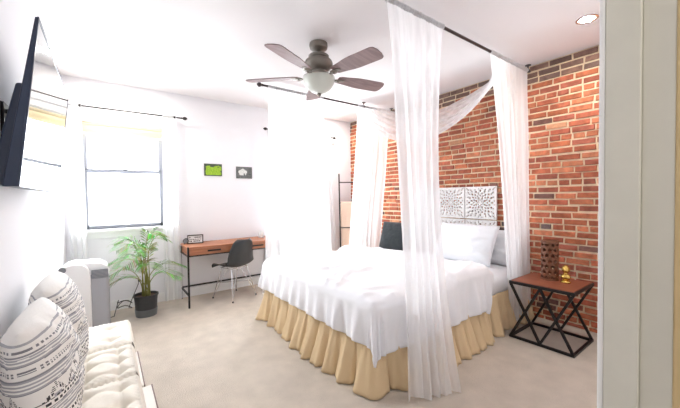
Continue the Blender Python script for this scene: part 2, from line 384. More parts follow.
def rod(name, label, a, b_, r, fin, mt, brackets, fins=(1, 1), bdir=(0, .1, 0), group=None):
    a = Vector(a); b_ = Vector(b_); t = thing(name, label, 'curtain rod', (a+b_)/2, group=group); o0 = t.location; d = (b_-a).normalized()
    q = MB().tube([a, b_], r, 14); q.v = [v-o0 for v in q.v]; q.build('rod', mt, t, smooth='auto')
    prof = [(.0001, 0), (r*1.3, .0), (r*1.3, .012), (r*.8, .018), (fin*.75, .026), (fin, .042), (fin*.9, .058), (fin*.45, .072), (.0001, .082)]
    for k, (e, dr) in enumerate(((a, -1), (b_, 1))):
        if not fins[k]: continue
        q = MB().lathe([(p[0], p[1]*dr) for p in prof], (0, 0, 0), 16, 'x')
        q.v = [v+e-o0 for v in q.v]; q.build('finial', mt, t, smooth='auto')
    for f_ in brackets:
        p = a+(b_-a)*f_; bd = Vector(bdir); q = MB().bar(p-Vector((0, 0, 0)), p+bd, .012, .012).tube([p-d*.012, p+d*.012], r+.006, 12)
        e = p+bd
        if abs(bdir[2]) > 0.03: q.lathe([(.03, -.006), (.03, 0)], e, 16)
        else: q.box(e.x-.014, e.x+.014, e.y-.006, e.y, e.z-.04, e.z+.04)
        q.v = [v-o0 for v in q.v]; q.build('bracket', mt, t, smooth='auto')
    return t
YR = YF-0.10
rod('curtain_rod', 'dark curtain rod with finial above the left window', (-.31, YR, 2.50), (.86, YR, 2.50), .009, .024, M_dkmetal, (.08, .93), (1, 1), (0, .1, 0))
rod('curtain_rod', 'dark curtain rod above the right window behind the canopy drapes', (2.13, YR, 2.50), (3.40, YR, 2.485), .009, .024, M_dkmetal, (.04, .97), (1, 1), (0, .1, 0))
curtain('window_curtain', 'white curtain at the left window, on its left side by the wall corner', ((-.345, YR), (-.20, YR)), ((-.345, YR), (-.175, YR)), 2.488, .02, M_sheer2, 3, .016, 1, rr=.011, group='window curtains')
curtain('window_curtain', 'white floor-length curtain between the left window and the desk', ((.63, YR), (.80, YR)), ((.60, YR), (.83, YR)), 2.488, .02, M_sheer2, 3, .018, 2, rr=.011, group='window curtains')
curtain('window_curtain', 'white curtain at the right window, on the side nearer the desk', ((2.16, YR), (2.33, YR)), ((2.10, YR), (2.33, YR)), 2.488, .02, M_sheer2, 4, .018, 3, rr=.011, group='window curtains')
curtain('window_curtain', 'white curtain at the right window, on the side beside the ladder', ((3.07, YR), (3.36, YR)), ((3.07, YR), (3.47, YR)), 2.475, .02, M_sheer2, 4, .018, 4, rr=.011, group='window curtains')

ZR = 2.79
rod('canopy_rod', 'dark ceiling rod over the near side of the bed', (1.50, 1.60, ZR), (XB-.02, 1.60, ZR), .013, .022, M_rod2, (.03, .985), (1, 0), (0, 0, .063), 'canopy rods on the ceiling')
rod('canopy_rod', 'dark ceiling rod with round end over the far side of the bed', (1.60, 3.72, ZR), (XB-.02, 3.72, ZR), .013, .03, M_rod2, (.72, .985), (1, 0), (0, 0, .063), 'canopy rods on the ceiling')
curtain('canopy_drape', 'long sheer white drape hanging at the near foot corner of the bed', ((1.62, 1.60), (2.27, 1.60)), ((1.60, 1.42), (1.98, 1.28)), ZR-.018, .006, M_sheer, 5, .036, 5, rr=.016,
        mid=((1.68, 1.52), (1.86, 1.46)), group='sheer canopy drapes around the bed', lift=lambda u: 0.03*max(0, math.sin(u*9))*(1-u), cat='drape')
curtain('canopy_drape', 'sheer white drape hanging between the pillows and the nightstand', ((3.03, 1.60), (3.84, 1.60)), ((3.38, 1.555), (3.80, 1.555)), ZR-.018, .012, M_sheer, 6, .022, 6, rr=.016,
        mid=((3.28, 1.60), (3.84, 1.60)), group='sheer canopy drapes around the bed', cat='drape')
curtain('canopy_drape', 'wide sheer white drape at the far foot corner, in front of the right window', ((1.66, 3.72), (2.50, 3.72)), ((1.62, 3.78), (2.66, 3.78)), ZR-.018, .25, M_sheer3, 6, .034, 7, rr=.016,
        group='sheer canopy drapes around the bed', cat='drape')
curtain('canopy_drape', 'sheer white drape beside the ladder at the far head corner of the bed', ((3.12, 3.72), (3.80, 3.72)), ((2.98, 3.78), (3.64, 3.78)), ZR-.018, .15, M_sheer, 6, .030, 8, rr=.016,
        group='sheer canopy drapes around the bed', cat='drape')
# swag between the two rods
b = MB()
def swag(u, v):
    # u along from near rod to far rod, v across (0 = upper/rear edge, 1 = lower/front edge)
    y = 1.60+2.12*u
    sag = 4*u*(1-u)
    w_ = (abs(2*u-1))**1.5
    top = ZR-0.27*sag**1.3; bot = ZR+.0-0.70*sag**0.66
    z = top+(bot-top)*v - 0.02*v*w_
    x = 3.60-0.42*v*(1-.3*sag) - 0.1*u
    ph = v*6*2*PI+1.5*n3(u*3, v*3, 4)
    return (x+0.022*math.sin(ph), y, z+0.016*math.cos(ph)+.012*n3(u*6, v*6, 1))
b.grid(swag, 90, 60)
tag(b.build('canopy_swag', M_sheer, smooth=True), 'sheer white swag sagging between the two canopy rods at the head of the bed', 'drape')

# ------------------------------------------------------------------ bed
BX0, BX1, BY0, BY1 = 1.50, 3.82, 1.63, 3.49
bed = thing('bed', 'large canopy bed with white mattress and tan ruffled skirt against the brick wall', 'bed', ((BX0+BX1)/2, (BY0+BY1)/2, 0)); bo = bed.location
def loc(bb, o0): bb.v = [q-o0 for q in bb.v]; return bb
loc(MB().box(BX0+.04, BX1, BY0+.03, BY1-.03, .04, .30), bo).build('box_spring', M_sheet, bed, bevel=.02)
def cushion_box(x0, x1, y0, y1, z0, z1, p=8, nu=40, nv=24, puff=0.0):
    b = MB(); cx, cy, cz = (x0+x1)/2, (y0+y1)/2, (z0+z1)/2; sx, sy, sz = (x1-x0)/2, (y1-y0)/2, (z1-z0)/2
    def fn(u, v):
        th = u*2*PI; ph = (v-.5)*PI
        e = lambda t, pp: math.copysign(abs(t)**(2/pp), t)
        c = e(math.cos(ph), 4)
        return (cx+sx*c*e(math.cos(th), p), cy+sy*c*e(math.sin(th), p), cz+sz*e(math.sin(ph), 4))
    b.grid(fn, nu, nv); return b
loc(cushion_box(BX0+.02, BX1+.04, BY0-.01, BY1+.01, .29, .60, 14, 96, 32), bo).build('mattress', M_sheet, bed, smooth=True, clean=True)
# skirt
per = []
def addseg(a, b_, n):
    for i in range(n): per.append((Vector(a).lerp(Vector(b_), i/n)))
b = MB()
def skirt_seg(path, seed):
    """path: polyline with rounded corners, gathered into soft irregular folds that grow towards the hem"""
    P = [Vector(p) for p in path]; pts = []
    for k in range(len(P)-1):
        a, c = P[k], P[k+1]; L_ = (c-a).length; n = max(2, int(L_/.01))
        for i in range(n): pts.append(a.lerp(c, i/n))
    pts.append(P[-1]); N_ = len(pts)-1
    nm = []
    for i in range(N_+1):
        t = (pts[min(N_, i+6)]-pts[max(0, i-6)]).normalized(); nm.append(Vector((-t.y, t.x, 0)))
    def fn(u, v):
        i = min(N_, int(round(u*N_))); s = i*.01; p = pts[i]; nn = nm[i]; tn = Vector((-nn.y, nn.x, 0))
        q = s*2*PI/.19+7.5*n3(s*1.5, 0.3, seed)
        f = math.sin(q)+.5*math.sin(q*1.9+seed)*n3(s*3, 2, seed)*2+.25*math.sin(q*3.7+1)
        off = .010+v*.085*(1+.8*n3(s*1.1, 7, seed))+(.007+.055*v**1.1)*f*(.75+.7*n3(s*1.3, 5, seed))
        small = .004*math.sin(s*2*PI/.035)*(1-v)
        pp = p+nn*max(.004, off+small)+tn*(.03*v*math.cos(q))
        return (pp.x, pp.y, .38-(.374-.02*max(0, n3(s*2.5, 9, seed)))*v)
    b.grid(fn, N_, 14)
r_ = .05
skirt_seg([(3.00, BY0-.012, 0), (BX0+r_, BY0-.012, 0)]+[(BX0+r_-r_*math.sin(a), BY0-.012+r_-r_*math.cos(a), 0) for a in (PI/8, PI/4, 3*PI/8)]+[(BX0, BY0+r_, 0), (BX0, BY1-r_, 0)]+[(BX0+r_-r_*math.cos(a), BY1-r_+r_*math.sin(a), 0) for a in (PI/8, PI/4, 3*PI/8)]+[(BX0+r_, BY1, 0), (BX1, BY1, 0)][:2], 2)
skirt_seg([(BX1-.01, BY0, 0), (3.03, BY0, 0)], 5)
loc(b, bo).build('bed_skirt', M_skirt, bed, smooth=True, solid=.003)

# duvet
DX0, DX1, DY0, DY1, DT = BX0+.03, 3.02, BY0+.02, BY1-.02, .665
def duvet(u, v):
    dropF, dropN, dropFar = .36, .42, .36
    sx = -dropF+(DX1-DX0+dropF)*u; sy = -dropN+(DY1-DY0+dropN+dropFar)*v
    # wavy head edge
    if u > .8: sx += (u-.8)/.2*(0.10*math.sin(v*PI*1.3+.4)-0.10*sst(.25, 0, v))
    X, Y = DX0+sx, DY0+sy
    ex = max(0, -sx); ey = max(0, -sy) if sy < 0 else max(0, sy-(DY1-DY0)); sgn = -1 if sy < 0 else 1
    cx, cy = max(X, DX0), min(max(Y, DY0), DY1)
    d = (ex**3+ey**3)**(1/3) if (ex or ey) else 0
    z = DT
    r = .075
    if d > 0:
        hyp = math.hypot(ex, ey); nx, ny = -ex/hyp, sgn*ey/hyp
        if d < r*PI/2: a = d/r; out = r*math.sin(a); dn = r*(1-math.cos(a))
        else: out = r; dn = r+(d-r*PI/2)
        hang = sst(.05, .40, d)
        s = (cy*1.0 - cx*1.0) + (math.atan2(ny, nx)*0.28)
        q = s*2*PI/.33+2.5*n3(s*1.6, d*1.5, 8)
        fo = (math.sin(q)*.6+.5*math.sin(2.2*q+1)+1.2*n3(s*5, d*2, 3))
        out += hang*(.02+.030*fo)
        X, Y = cx+nx*out, cy+ny*out
        z = DT-dn + .012*fo*hang
    # top wrinkles
    tp = 1-sst(0, .12, d)
    ridge = lambda t: 1-abs(t)
    a1 = n3(X*2.2+Y*.6, Y*3.0-X*1.2, 1); a2 = n3(X*6+Y*3, Y*3.2-X*2, 2); a3 = n3(X*3-Y*7, Y*2+X*2, 7)
    z += tp*(.026*a1+.014*a2+.022*max(0, 1-abs(n3((X+Y*.55)*.8+.2*a1, (Y-X*.5)*3.0+.5*a1, 5))*5)*(.6+a3)+.006*max(0, 1-abs(n3(X*3-Y*2, Y*4+X*3, 9))*5))
    z += (1-sst(0, .02, max(0, sx*-1)))*0
    # turned-back band
    band = sst(2.46+.08*(Y-2.5)+.05*n3(Y*2, 0, 4), 2.54+.08*(Y-2.5)+.05*n3(Y*2, 0, 4), X)
    z += .035*band*(1-sst(.25, .5, d))
    # soft end at head side
    z -= .05*sst(.955, 1, u)
    # pleat fan near foot corner
    return (X, Y, z)
b = MB(); b.grid(duvet, 190, 200)
tag(b.build('duvet', M_duvet, smooth=True, solid=.018, off=-1), 'rumpled white duvet spread over the bed and hanging over its foot', 'duvet')

def pillow(name, label, c, sx, sy, th, rot, mt, group=None, cat='pillow', seed=0, cf=None, n=44, pinch=.06, corner=.03):
    """lies in local xy, thickness z"""
    b = MB(); Rm = Matrix.Translation(Vector(c)) @ rot.to_4x4()
    def side(sg):
        def fn(u, v):
            x, y = 2*u-1, 2*v-1
            k = (1-abs(x)**2.6)*(1-abs(y)**2.6); k = max(k, 0)**.52
            cr_ = 1-corner*(abs(x*y))**2.5; px = x*(1-pinch*(1-abs(y)**2)*abs(x))*cr_; py = y*(1-pinch*(1-abs(x)**2)*abs(y))*cr_
            wr = .05*n3(x*3+seed, y*3, sg)+.025*n3(x*7, y*7+seed, sg)
            crease = .06*n3(math.atan2(y, x)*2.5, seed, 1)*(x*x+y*y)*k
            return Rm @ Vector((px*sx/2, py*sy/2, sg*th/2*k*(1+wr*2.5+crease*3)))
        return fn
    b.grid(side(1), n, n, cf=cf); b.grid(side(-1), n, n, cf=cf)
    o = b.build(name, mt, smooth=True, clean=True); return tag(o, label, cat, group)
def rotm(*a):
    m_ = Matrix.Identity(3)
    for ax, ang in a: m_ = Matrix.Rotation(math.radians(ang), 3, ax) @ m_
    return m_
pillow('bed_pillow', 'plump white pillow leaning upright below the carved panels', (3.54, 2.20, .81), .52, .80, .20, rotm(('Y', -62)), M_pillow, 'white bed pillows', seed=2)
pillow('bed_pillow', 'white pillow behind the plump front pillow, leaning on the brick wall', (3.74, 2.00, .775), .44, .74, .14, rotm(('Y', -70)), M_pillow, 'white bed pillows', seed=5)
pillow('throw_pillow', 'charcoal black square cushion standing on the far side of the bed', (3.55, 3.36, .785), .46, .52, .15, rotm(('Y', -68), ('Z', 14)), M_blackfab, seed=9, cat='cushion')

# ------------------------------------------------------------------ carved panels
def carve(size, n=96, hole=None):
    h = size/2
    holes = []
    for rr_, n_, ph, la, lb in ((.15, 8, 0, .045, .026), (.29, 8, .5, .062, .042), (.44, 16, 0, .048, .032), (.58, 16, .5, .062, .036), (.74, 16, 0, .060, .042), (.88, 24, .5, .040, .028)):
        for k in range(n_):
            a = (k+ph)/n_*2*PI; holes.append((rr_*math.cos(a), rr_*math.sin(a), math.cos(a), math.sin(a), la, lb))
    for (cx, cy) in ((.80, .80), (.80, .62), (.62, .80), (.90, .90)):
        for sx in (-1, 1):
            for sy in (-1, 1): holes.append((cx*sx, cy*sy, .707*sx, .707*sy, .055, .028))
    def f(x, y):
        x, y = x/h, y/h
        if max(abs(x), abs(y)) > .94: return True
        for (cx, cy, ca, sa, la, lb) in holes:
            dx, dy = x-cx, y-cy
            if abs(dx) < .1 and abs(dy) < .1:
                p, q = dx*ca+dy*sa, -dx*sa+dy*ca
                if (p/(la*1.30))**2+(q/(lb*1.45))**2 < 1: return False
        return True
    vs = {}; fs = []; vl = []
    def vid(i, j):
        if (i, j) not in vs: vs[(i, j)] = len(vl); vl.append((0, -h+size*i/n, -h+size*j/n))
        return vs[(i, j)]
    for i in range(n):
        for j in range(n):
            if f(-h+size*(i+.5)/n, -h+size*(j+.5)/n): fs.append((vid(i, j), vid(i+1, j), vid(i+1, j+1), vid(i, j+1)))
    b = MB(); b.add(vl, fs); return b
pnl = carve(.419).build('carved_wall_panel', M_carve, origin=(0, 0, 0), solid=.022, bevel=0)
names = [['lower right', 'upper right'], ['lower middle', 'upper middle'], ['lower left', 'upper left']]
first = True
for i in range(3):
    for j in range(2):
        o = pnl if first else pnl.copy()
        if not first: COL.objects.link(o)
        first = False
        o.location = (XB-.036, 1.965+.2095+.434*i, 1.505-.2095-.432*(1-j))
        tag(o, 'square white carved fretwork panel on the brick wall, %s of the six' % names[i][j], 'wall panel', 'carved fretwork panels above the bed')

# ------------------------------------------------------------------ nightstand
ns = thing('nightstand', 'nightstand with brown wood top and black crossed metal frame', 'nightstand', (3.415, 1.21, 0)); 
hx, hy, zt = .255, .27, .56
MB().box(-hx+.012, hx-.012, -hy+.012, hy-.012, zt-.022, zt).build('tabletop', M_nswood, ns, bevel=.002)
for nm, z0, z1 in (('top_frame', zt-.032, zt-.004), ('base_frame', 0, .022)):
    b = MB()
    for x in (-hx+.011, hx-.011): b.box(x-.011, x+.011, -hy, hy, z0, z1)
    for y in (-hy+.011, hy-.011): b.box(-hx+.022, hx-.022, y-.011, y+.011, z0, z1)
    b.build(nm, M_black, ns)
for x in (-hx+.011, hx-.011):
    for (y0, y1) in ((-hy+.012, -.0), (0.0, hy-.012)):
        for k, (a, c) in enumerate(((y0, y1), (y1, y0))):
            MB().bar((x+(.002 if k else -.002), a, .02), (x+(.002 if k else -.002), c, zt-.03), .02, .02).build('cross_bar', M_black, ns)
# lantern
ln = thing('lantern', 'tall brown pierced candle lantern standing on the nightstand', 'lantern', (3.49, 1.245, .56))
b = MB(); n1, n2 = 72, 66; r_ = .072; hh = .375
vs = [(r_*math.cos(2*PI*i/n1), r_*math.sin(2*PI*i/n1), hh*j/n2) for i in range(n1) for j in range(n2+1)]; fs = []
for i in range(n1):
    for j in range(n2):
        a = (i+.5)/n1*9; z = (j+.5)/n2*7
        edge = j < 3 or j > n2-4
        fx = abs(((a+.5*(int(z) % 2)) % 1)-.5); fz = abs((z % 1)-.5)
        d1 = fx+fz > .43; d2 = d3 = False
        if edge or d1 or d2 or d3:
            i2 = (i+1) % n1; fs.append((i*(n2+1)+j, i2*(n2+1)+j, i2*(n2+1)+j+1, i*(n2+1)+j+1))
b.add(vs, fs); b.build('pierced_shell', M_lantern, ln, solid=.005)
MB().lathe([(.0001, 0), (.078, 0), (.078, .012), (.069, .016), (.0001, .016)], n=32).build('base', M_lantern, ln, smooth='auto')
MB().lathe([(.069, .371), (.077, .371), (.077, .383), (.062, .385), (.062, .375)], n=32).build('top_rim', M_lantern, ln, smooth='auto')
# gold figurine (small bust)
g = thing('gold_figurine', 'small shiny gold bust figurine on the nightstand beside the lantern', 'figurine', (3.47, 1.105, .56))
g.scale = (1.12, 1.12, 1.15)
MB().lathe([(.0001, 0), (.036, 0), (.038, .008), (.030, .014), (.022, .02), (.0001, .022)], n=24).build('plinth', M_gold, g, smooth=True)
b = MB()
b.grid(lambda u, v: (.027*math.sin(v*PI)*math.cos(u*2*PI)*(1.0), .036*math.sin(v*PI)**.8*math.sin(u*2*PI), .046-.028*math.cos(v*PI)), 20, 12)
b.tube([(0, 0, .06), (0, 0, .085)], [.014, .013], 12)
def head(u, v):
    a = u*2*PI; ph = v*PI; rx, ry, rz = .029, .026, .034
    x = -rx*math.sin(ph)*math.cos(a); y = ry*math.sin(ph)*math.sin(a); z = -rz*math.cos(ph)
    fr = max(0, -x/rx)
    x -= .006*fr**6*math.exp(-((z+.002)/.008)**2)*math.exp(-(y/.008)**2)*1.6
    x += .004*fr*math.exp(-((z-.006)/.005)**2)*math.exp(-((abs(y)-.010)/.005)**2)
    x -= .002*fr**4*math.exp(-((z+.015)/.003)**2)
    if z > .006 or x > .004: k = 1.07+.03*math.sin(a*9)*math.sin(ph*14); x *= k; y *= k; z *= k
    return (x, y, z+.108)
b.grid(head, 36, 24)
for s in (-1, 1): b.grid(lambda u, v: (.002+.004*math.sin(v*PI)*math.cos(u*2*PI), s*.027+.004*math.sin(v*PI)*math.sin(u*2*PI), .106-.010*math.cos(v*PI)), 10, 8)
b.build('bust', M_gold, g, smooth=True)

# ------------------------------------------------------------------ ladder + blanket
P1 = Vector((3.52, 4.75, 1.82)); P2 = Vector((3.82, 4.55, 1.82)); nr = Vector((-.55, -.83, 0)).normalized(); lean = .34
ld = thing('blanket_ladder', 'dark metal ladder leaning in the corner beside the brick wall', 'ladder', (P1+P2)/2+nr*lean-Vector((0, 0, 1.82))); lo_ = ld.location
def lp(s, z): p = (P1 if s == 0 else P2)+nr*lean*(1-z/1.82); return Vector((p.x, p.y, z))
for s in (0, 1): loc(MB().tube([lp(s, .008), lp(s, 1.82)], .013, 10), lo_).build('rail', M_dkmetal, ld, smooth='auto')
for z in (.38, .83, 1.28, 1.66):
    loc(MB().tube([lp(0, z), lp(1, z)], .010, 10), lo_).build('rung', M_dkmetal, ld, smooth='auto')
ZB = 1.28
b = MB()
def blank(u, v):
    a = lp(0, ZB).lerp(lp(1, ZB), .06+.86*u - .06*abs(v-.5)*(1 if v < .5 else .2)); L1 = .80
    r = .017; t = v*2-1
    if abs(t) < .04: ang = t/.04*PI/2; off = r*math.sin(ang); z = ZB+r*math.cos(ang)
    else:
        d = (abs(t)-.04)/.96*L1*(1 if t > 0 else .8); z = ZB-d
        k = lean/1.82*(ZB-z)
        off = k+r*(1-2.4*sst(0.02, .32, d)) if t > 0 else k-r-.022*sst(0, .2, d)
        off += .004*math.sin(u*12+t*3)*min(1, d*4)
    q = a+nr*off; return (q.x, q.y, z)
b.grid(blank, 24, 90)
tag(b.build('throw_blanket', M_blanket, smooth=True, solid=.010), 'beige throw blanket draped over a rung of the ladder', 'blanket')

# ------------------------------------------------------------------ desk
dk = thing('desk', 'narrow brown wood desk with drawers on black metal legs', 'desk', (0, 0, 0)); DXa, DXb, DYa, DYb = .815, 2.08, 4.33, 4.84
dk.location = ((DXa+DXb)/2, (DYa+DYb)/2, 0); do = dk.location
loc(MB().box(DXa, DXb, DYa, DYb, .752, .775), do).build('tabletop', M_deskwood, dk, bevel=.002)
loc(MB().box(DXa+.02, DXb-.02, DYa+.02, DYb-.01, .665, .752), do).build('drawer_case', M_deskwood, dk)
for i in range(2):
    xa = DXa+.03+i*(DXb-DXa-.06)/2; xb = xa+(DXb-DXa-.06)/2-.008
    d = loc(MB().box(xa, xb, DYa+.004, DYa+.02, .668, .75), do).build('drawer', M_deskwood, dk, bevel=.002)
    m_ = (xa+xb)/2; loc(MB().box(m_-.085, m_+.085, DYa+.001, DYa+.006, .70, .722), do).build('drawer_pull', M_black, d, bevel=.002)
for x in (DXa+.008, DXb-.008):
    for y in (DYa+.008, DYb-.008): loc(MB().box(x-.010, x+.010, y-.010, y+.010, 0, .765 if y > 4.6 else .78), do).build('leg', M_black, dk)
b = MB().box(DXa, DXb, DYa-.002, DYa+.012, .653, .667).box(DXa, DXb, DYb-.018, DYb, .15, .17)
for x in (DXa+.008, DXb-.008): b.box(x-.008, x+.008, DYa+.018, DYb-.018, .15, .17).box(x-.008, x+.008, DYa+.018, DYb-.018, .653, .667)
loc(b, do).build('stretcher_frame', M_black, dk)
# sign on the desk
sg = thing('desk_sign', 'small black framed white letter sign standing on the desk', 'sign', (.985, 4.68, .776), math.radians(-12))
b = MB().box(-.10, .10, -.012, .012, 0, .012).box(-.10, .10, -.012, .012, .108, .12).box(-.10, -.088, -.012, .012, .012, .108).box(.088, .10, -.012, .012, .012, .108)
b.build('frame', M_black, sg)
MB().box(-.088, .088, -.004, .010, .012, .108).build('panel', M_white_pl, sg)
b = MB(); random.seed(5)
for r, z in enumerate((.078, .052, .026)):
    x = -.075
    while x < .07:
        w_ = random.uniform(.006, .018)
        if r == 1 or random.random() < .75: b.box(x, min(x+w_, .078), -.0055, -.004, z, z+(.014 if r != 1 else .010))
        x += w_+.006
b.build('lettering', M_black, sg)
t = thing('desk_clock', 'small round black alarm clock at the left end of the desk', 'clock', (.868, 4.70, .776), math.radians(-20))
MB().lathe([(.0001, -.018), (.034, -.018), (.036, -.010), (.036, .018), (.0001, .020)], (0, 0, .042), 28, 'y').build('case', M_black, t, smooth='auto')
MB().lathe([(.0001, -.0195), (.028, -.0195), (.028, -.018)], (0, 0, .042), 28, 'y').build('dial', M_grille, t, smooth='auto')
MB().box(-.024, -.014, -.012, .012, 0, .02).box(.014, .024, -.012, .012, 0, .02).build('foot', M_black, t)
t = thing('glass_jar', 'pale grey frosted jar at the right end of the desk', 'jar', (1.93, 4.66, .776))
M_frost = mat('frost', (214, 218, 218), .4)
MB().lathe([(.0001, 0), (.035, 0), (.042, .01), (.045, .05), (.038, .085), (.026, .095), (.028, .105), (.024, .105), (.022, .096), (.0001, .09)], n=28).build('body', M_frost, t, smooth=True)
# prints on wall
random.seed(11)
def gcol(u, v):
    e = n3(u*7, v*7, 1)*.10
    if abs(u-.5) > .43+e or v > .80+e*1.5 or v < .06: return lin((70, 82, 66))
    q = n3(u*14, v*14, 3); return lin((150+40*q, 188+30*q, 50+30*q))
def wcol(u, v):
    x, y = u-.40, v-.52; d = math.hypot(x/.28, y/.30); a = math.atan2(y, x)
    if d < .95+.08*math.sin(5*a) and not (abs(x-.1) < .05 and y < -.1): q = n3(u*12, v*12, 4); return lin((214+22*q, 216+22*q, 212+20*q))
    q = n3(u*10, v*10, 6); return lin((104+26*q, 106+24*q, 104+22*q))
for nm, (x0, x1, z0, z1), fn, lab in (('green', (1.166, 1.418, 1.728, 1.905), gcol, 'small unframed green leafy photo print on the wall, left of two'), ('grey', (1.634, 1.884, 1.70, 1.882), wcol, 'small unframed grey photo print with white shape, right of two')):
    t = thing('wall_print', lab, 'picture', ((x0+x1)/2, YF, z0), group='photo prints above the desk'); hw = (x1-x0)/2
    MB().box(-hw, hw, -.012, 0, 0, z1-z0).build('backing_board', M_blackfab, t)
    MB().grid(lambda u, v: (-hw+2*hw*u, -.0125, (z1-z0)*v), 40, 30, cf=fn).build('photo', M_vcol, t)

# ------------------------------------------------------------------ desk chair
CRS = 1.02
cr = thing('desk_chair', 'charcoal moulded shell chair with chrome wire legs at the desk', 'chair', (1.44, 4.46, 0), math.radians(22)); cr.scale = (CRS,)*3
prof = [(.235, .425, .185), (.225, .440, .20), (.16, .442, .225), (.06, .432, .235), (-.04, .428, .236), (-.12, .436, .236), (-.175, .470, .234), (-.20, .53, .230), (-.215, .60, .222), (-.232, .67, .208), (-.25, .74, .185), (-.262, .79, .15), (-.266, .815, .10)]
def cat_(P, t):
    t *= len(P)-1; i = min(int(t), len(P)-2); f = t-i; g = lambda k: P[max(0, min(len(P)-1, k))]
    p0, p1, p2, p3 = g(i-1), g(i), g(i+1), g(i+2)
    return [.5*(2*p1[k]+(p2[k]-p0[k])*f+(2*p0[k]-5*p1[k]+4*p2[k]-p3[k])*f*f+(3*p1[k]-p0[k]-3*p2[k]+p3[k])*f**3) for k in range(3)]
def shell(u, v):
    y, z, hw = cat_(prof, u); s = 2*v-1
    up = abs(s)**2.4
    seat = 1-sst(.35, .65, u)
    return (hw*s*(1-.04*up), y+(1-seat)*.075*up, z+seat*.055*up*sst(0, .25, u)-.012*up*(1-sst(0, .15, u)))
b = MB(); b.grid(shell, 48, 28); b.build('seat_shell', M_plastic, cr, smooth=True, solid=.007)
feet = [(-.20, .20), (.20, .20), (.20, -.20), (-.20, -.20)]; tops = [(-.13, .10), (.13, .10), (.13, -.10), (-.13, -.10)]
for (fx, fy), (tx, ty) in zip(feet, tops):
    lg = MB().tube([(tx, ty, .415), (fx, fy, .012)], .0065, 8).tube([(tx*.25, ty*1.0, .40), (fx*.97, fy*.97, .03)], .0045, 8).build('leg', M_chrome, cr, smooth='auto')
    MB().lathe([(.0001, 0), (.011, 0), (.010, .02), (.0001, .02)], (fx, fy, 0), 12).build('foot_cap', M_black, lg, smooth='auto')
b = MB()
for s in (-1, 1):
    b.tube([(s*.135, .11, .418), (s*.135, -.11, .418)], .005, 8).tube([(-.135, s*.11, .418), (.135, s*.11, .418)], .005, 8)
    b.tube([(s*.165, .15, .21), (-s*.165, -.15, .21)], .0045, 8)
b.build('wire_brace', M_chrome, cr, smooth='auto')

# ------------------------------------------------------------------ palm
pl = thing('potted_palm', 'green potted palm in a dark nursery pot by the left window', 'plant', (.365, 4.43, 0))
MB().lathe([(.0001, .0), (.095, .0), (.10, .02), (.125, .235), (.133, .235), (.133, .255), (.122, .255), (.112, .05), (.0001, .05)], n=32).build('pot', M_pot, pl, smooth='auto')
MB().lathe([(.0001, .001), (.110, .001), (.119, .085), (.114, .085), (.106, .004)], n=32).build('saucer', M_pot2, pl, smooth='auto')
MB().lathe([(.0001, .235), (.118, .228), (.118, .2)], n=24).build('soil', M_soil, pl)
random.seed(21)
fr = [(-2.75, .42, .60), (-2.3, .40, .74), (3.0, .42, .70), (-1.4, .30, .66), (.15, .22, .92), (.1, .44, .60), (-.5, .36, .52), (1.6, .20, .80), (2.6, .30, .92), (-2.6, .34, .90), (-.2, .22, .98), (-1.9, .36, .86), (-3.05, .44, .50), (-1.0, .18, 1.00)]
for k, (an, reach, top) in enumerate(fr):
    dirv = Vector((math.cos(an), math.sin(an), 0)); b0 = Vector((random.uniform(-.04, .04), random.uniform(-.04, .04), .23))
    P = []
    for i in range(15):
        t = i/14; z = .23+(top-.23)*(1-(1-min(1, t/.72))**2) - (.28*reach/.5)*max(0, t-.62)**1.6*1.6
        P.append(b0+dirv*(reach*t**1.7)+Vector((0, 0, z-.23)))
    st = MB().tube(P, [.0065*(1-t/16) for t in range(15)], 6).build('stem', M_stem, pl, smooth=True)
    b = MB(); side = Vector((-dirv.y, dirv.x, 0))
    NL = 18
    for i in range(NL):
        t = .40+.60*i/(NL-1); q = t*14; i0 = min(int(q), 13); p = P[i0].lerp(P[i0+1], q-i0); tg = (P[i0+1]-P[i0]).normalized()
        up = side.cross(tg).normalized()
        if up.z < 0: up = -up
        ll = (.20*math.sin(.35+2.5*(i/(NL-1)))+.04)*(.75+.25*reach/.6)
        for s in (-1, 1):
            d = (tg*.85+side*s*.9+up*.18).normalized(); wv = d.cross(up).normalized()*.0052
            b.cur = lin([random.choice([(74, 122, 50), (104, 154, 54), (60, 104, 46), (146, 182, 70), (88, 138, 58)])[c_]*random.uniform(.92, 1.05) for c_ in range(3)])
            q0 = p; q1 = p+d*ll*.45+up*.01; q2 = p+d*ll*.8-Vector((0, 0, ll*.10)); q3 = p+d*ll-Vector((0, 0, ll*.26))
            b.add([q0, q1-wv, q1+wv, q2-wv*.8, q2+wv*.8, q3], [(0, 1, 2), (1, 3, 4, 2), (3, 5, 4)])
    b.build('frond', M_leaf, pl)

# ------------------------------------------------------------------ portable air conditioner
ac = thing('air_conditioner', 'white and grey portable air conditioner beside the potted palm', 'air conditioner', (-.19, 4.30, 0))
MB().box(-.01, .205, -.15, .15, .03, .615).build('grey_panel', M_grey_pl, ac, bevel=.03)
b = MB()
def acs(u, v):
    # white curved cowl: arcs from wall side up and over
    t = u; ang = t*PI/2
    x = -.20+.215*math.sin(ang)**.9; z = .50+.24*1.0 - .10*(1-math.cos(ang))*1.0
    return (x, -.17+.34*v, z)
sec = [(-.20, .03), (-.20, .66), (-.185, .70), (-.15, .735), (-.08, .75), (-.02, .74), (.02, .71), (.045, .65), (.05, .58), (.05, .03)]
for y0, y1 in ((-.175, .17),):
    n = len(sec); vs = [(x, y0, z) for x, z in sec]+[(x, y1, z) for x, z in sec]
    fs = [tuple(range(n)), tuple(reversed(range(n, 2*n)))]+[(i, (i+1) % n, n+(i+1) % n, n+i) for i in range(n)]
    b.add(vs, fs)
b.build('white_cowl', M_white_pl, ac, bevel=.012)
sec = [(-.03, .60), (-.03, .738), (.06, .742), (.13, .73), (.19, .69), (.208, .60)]
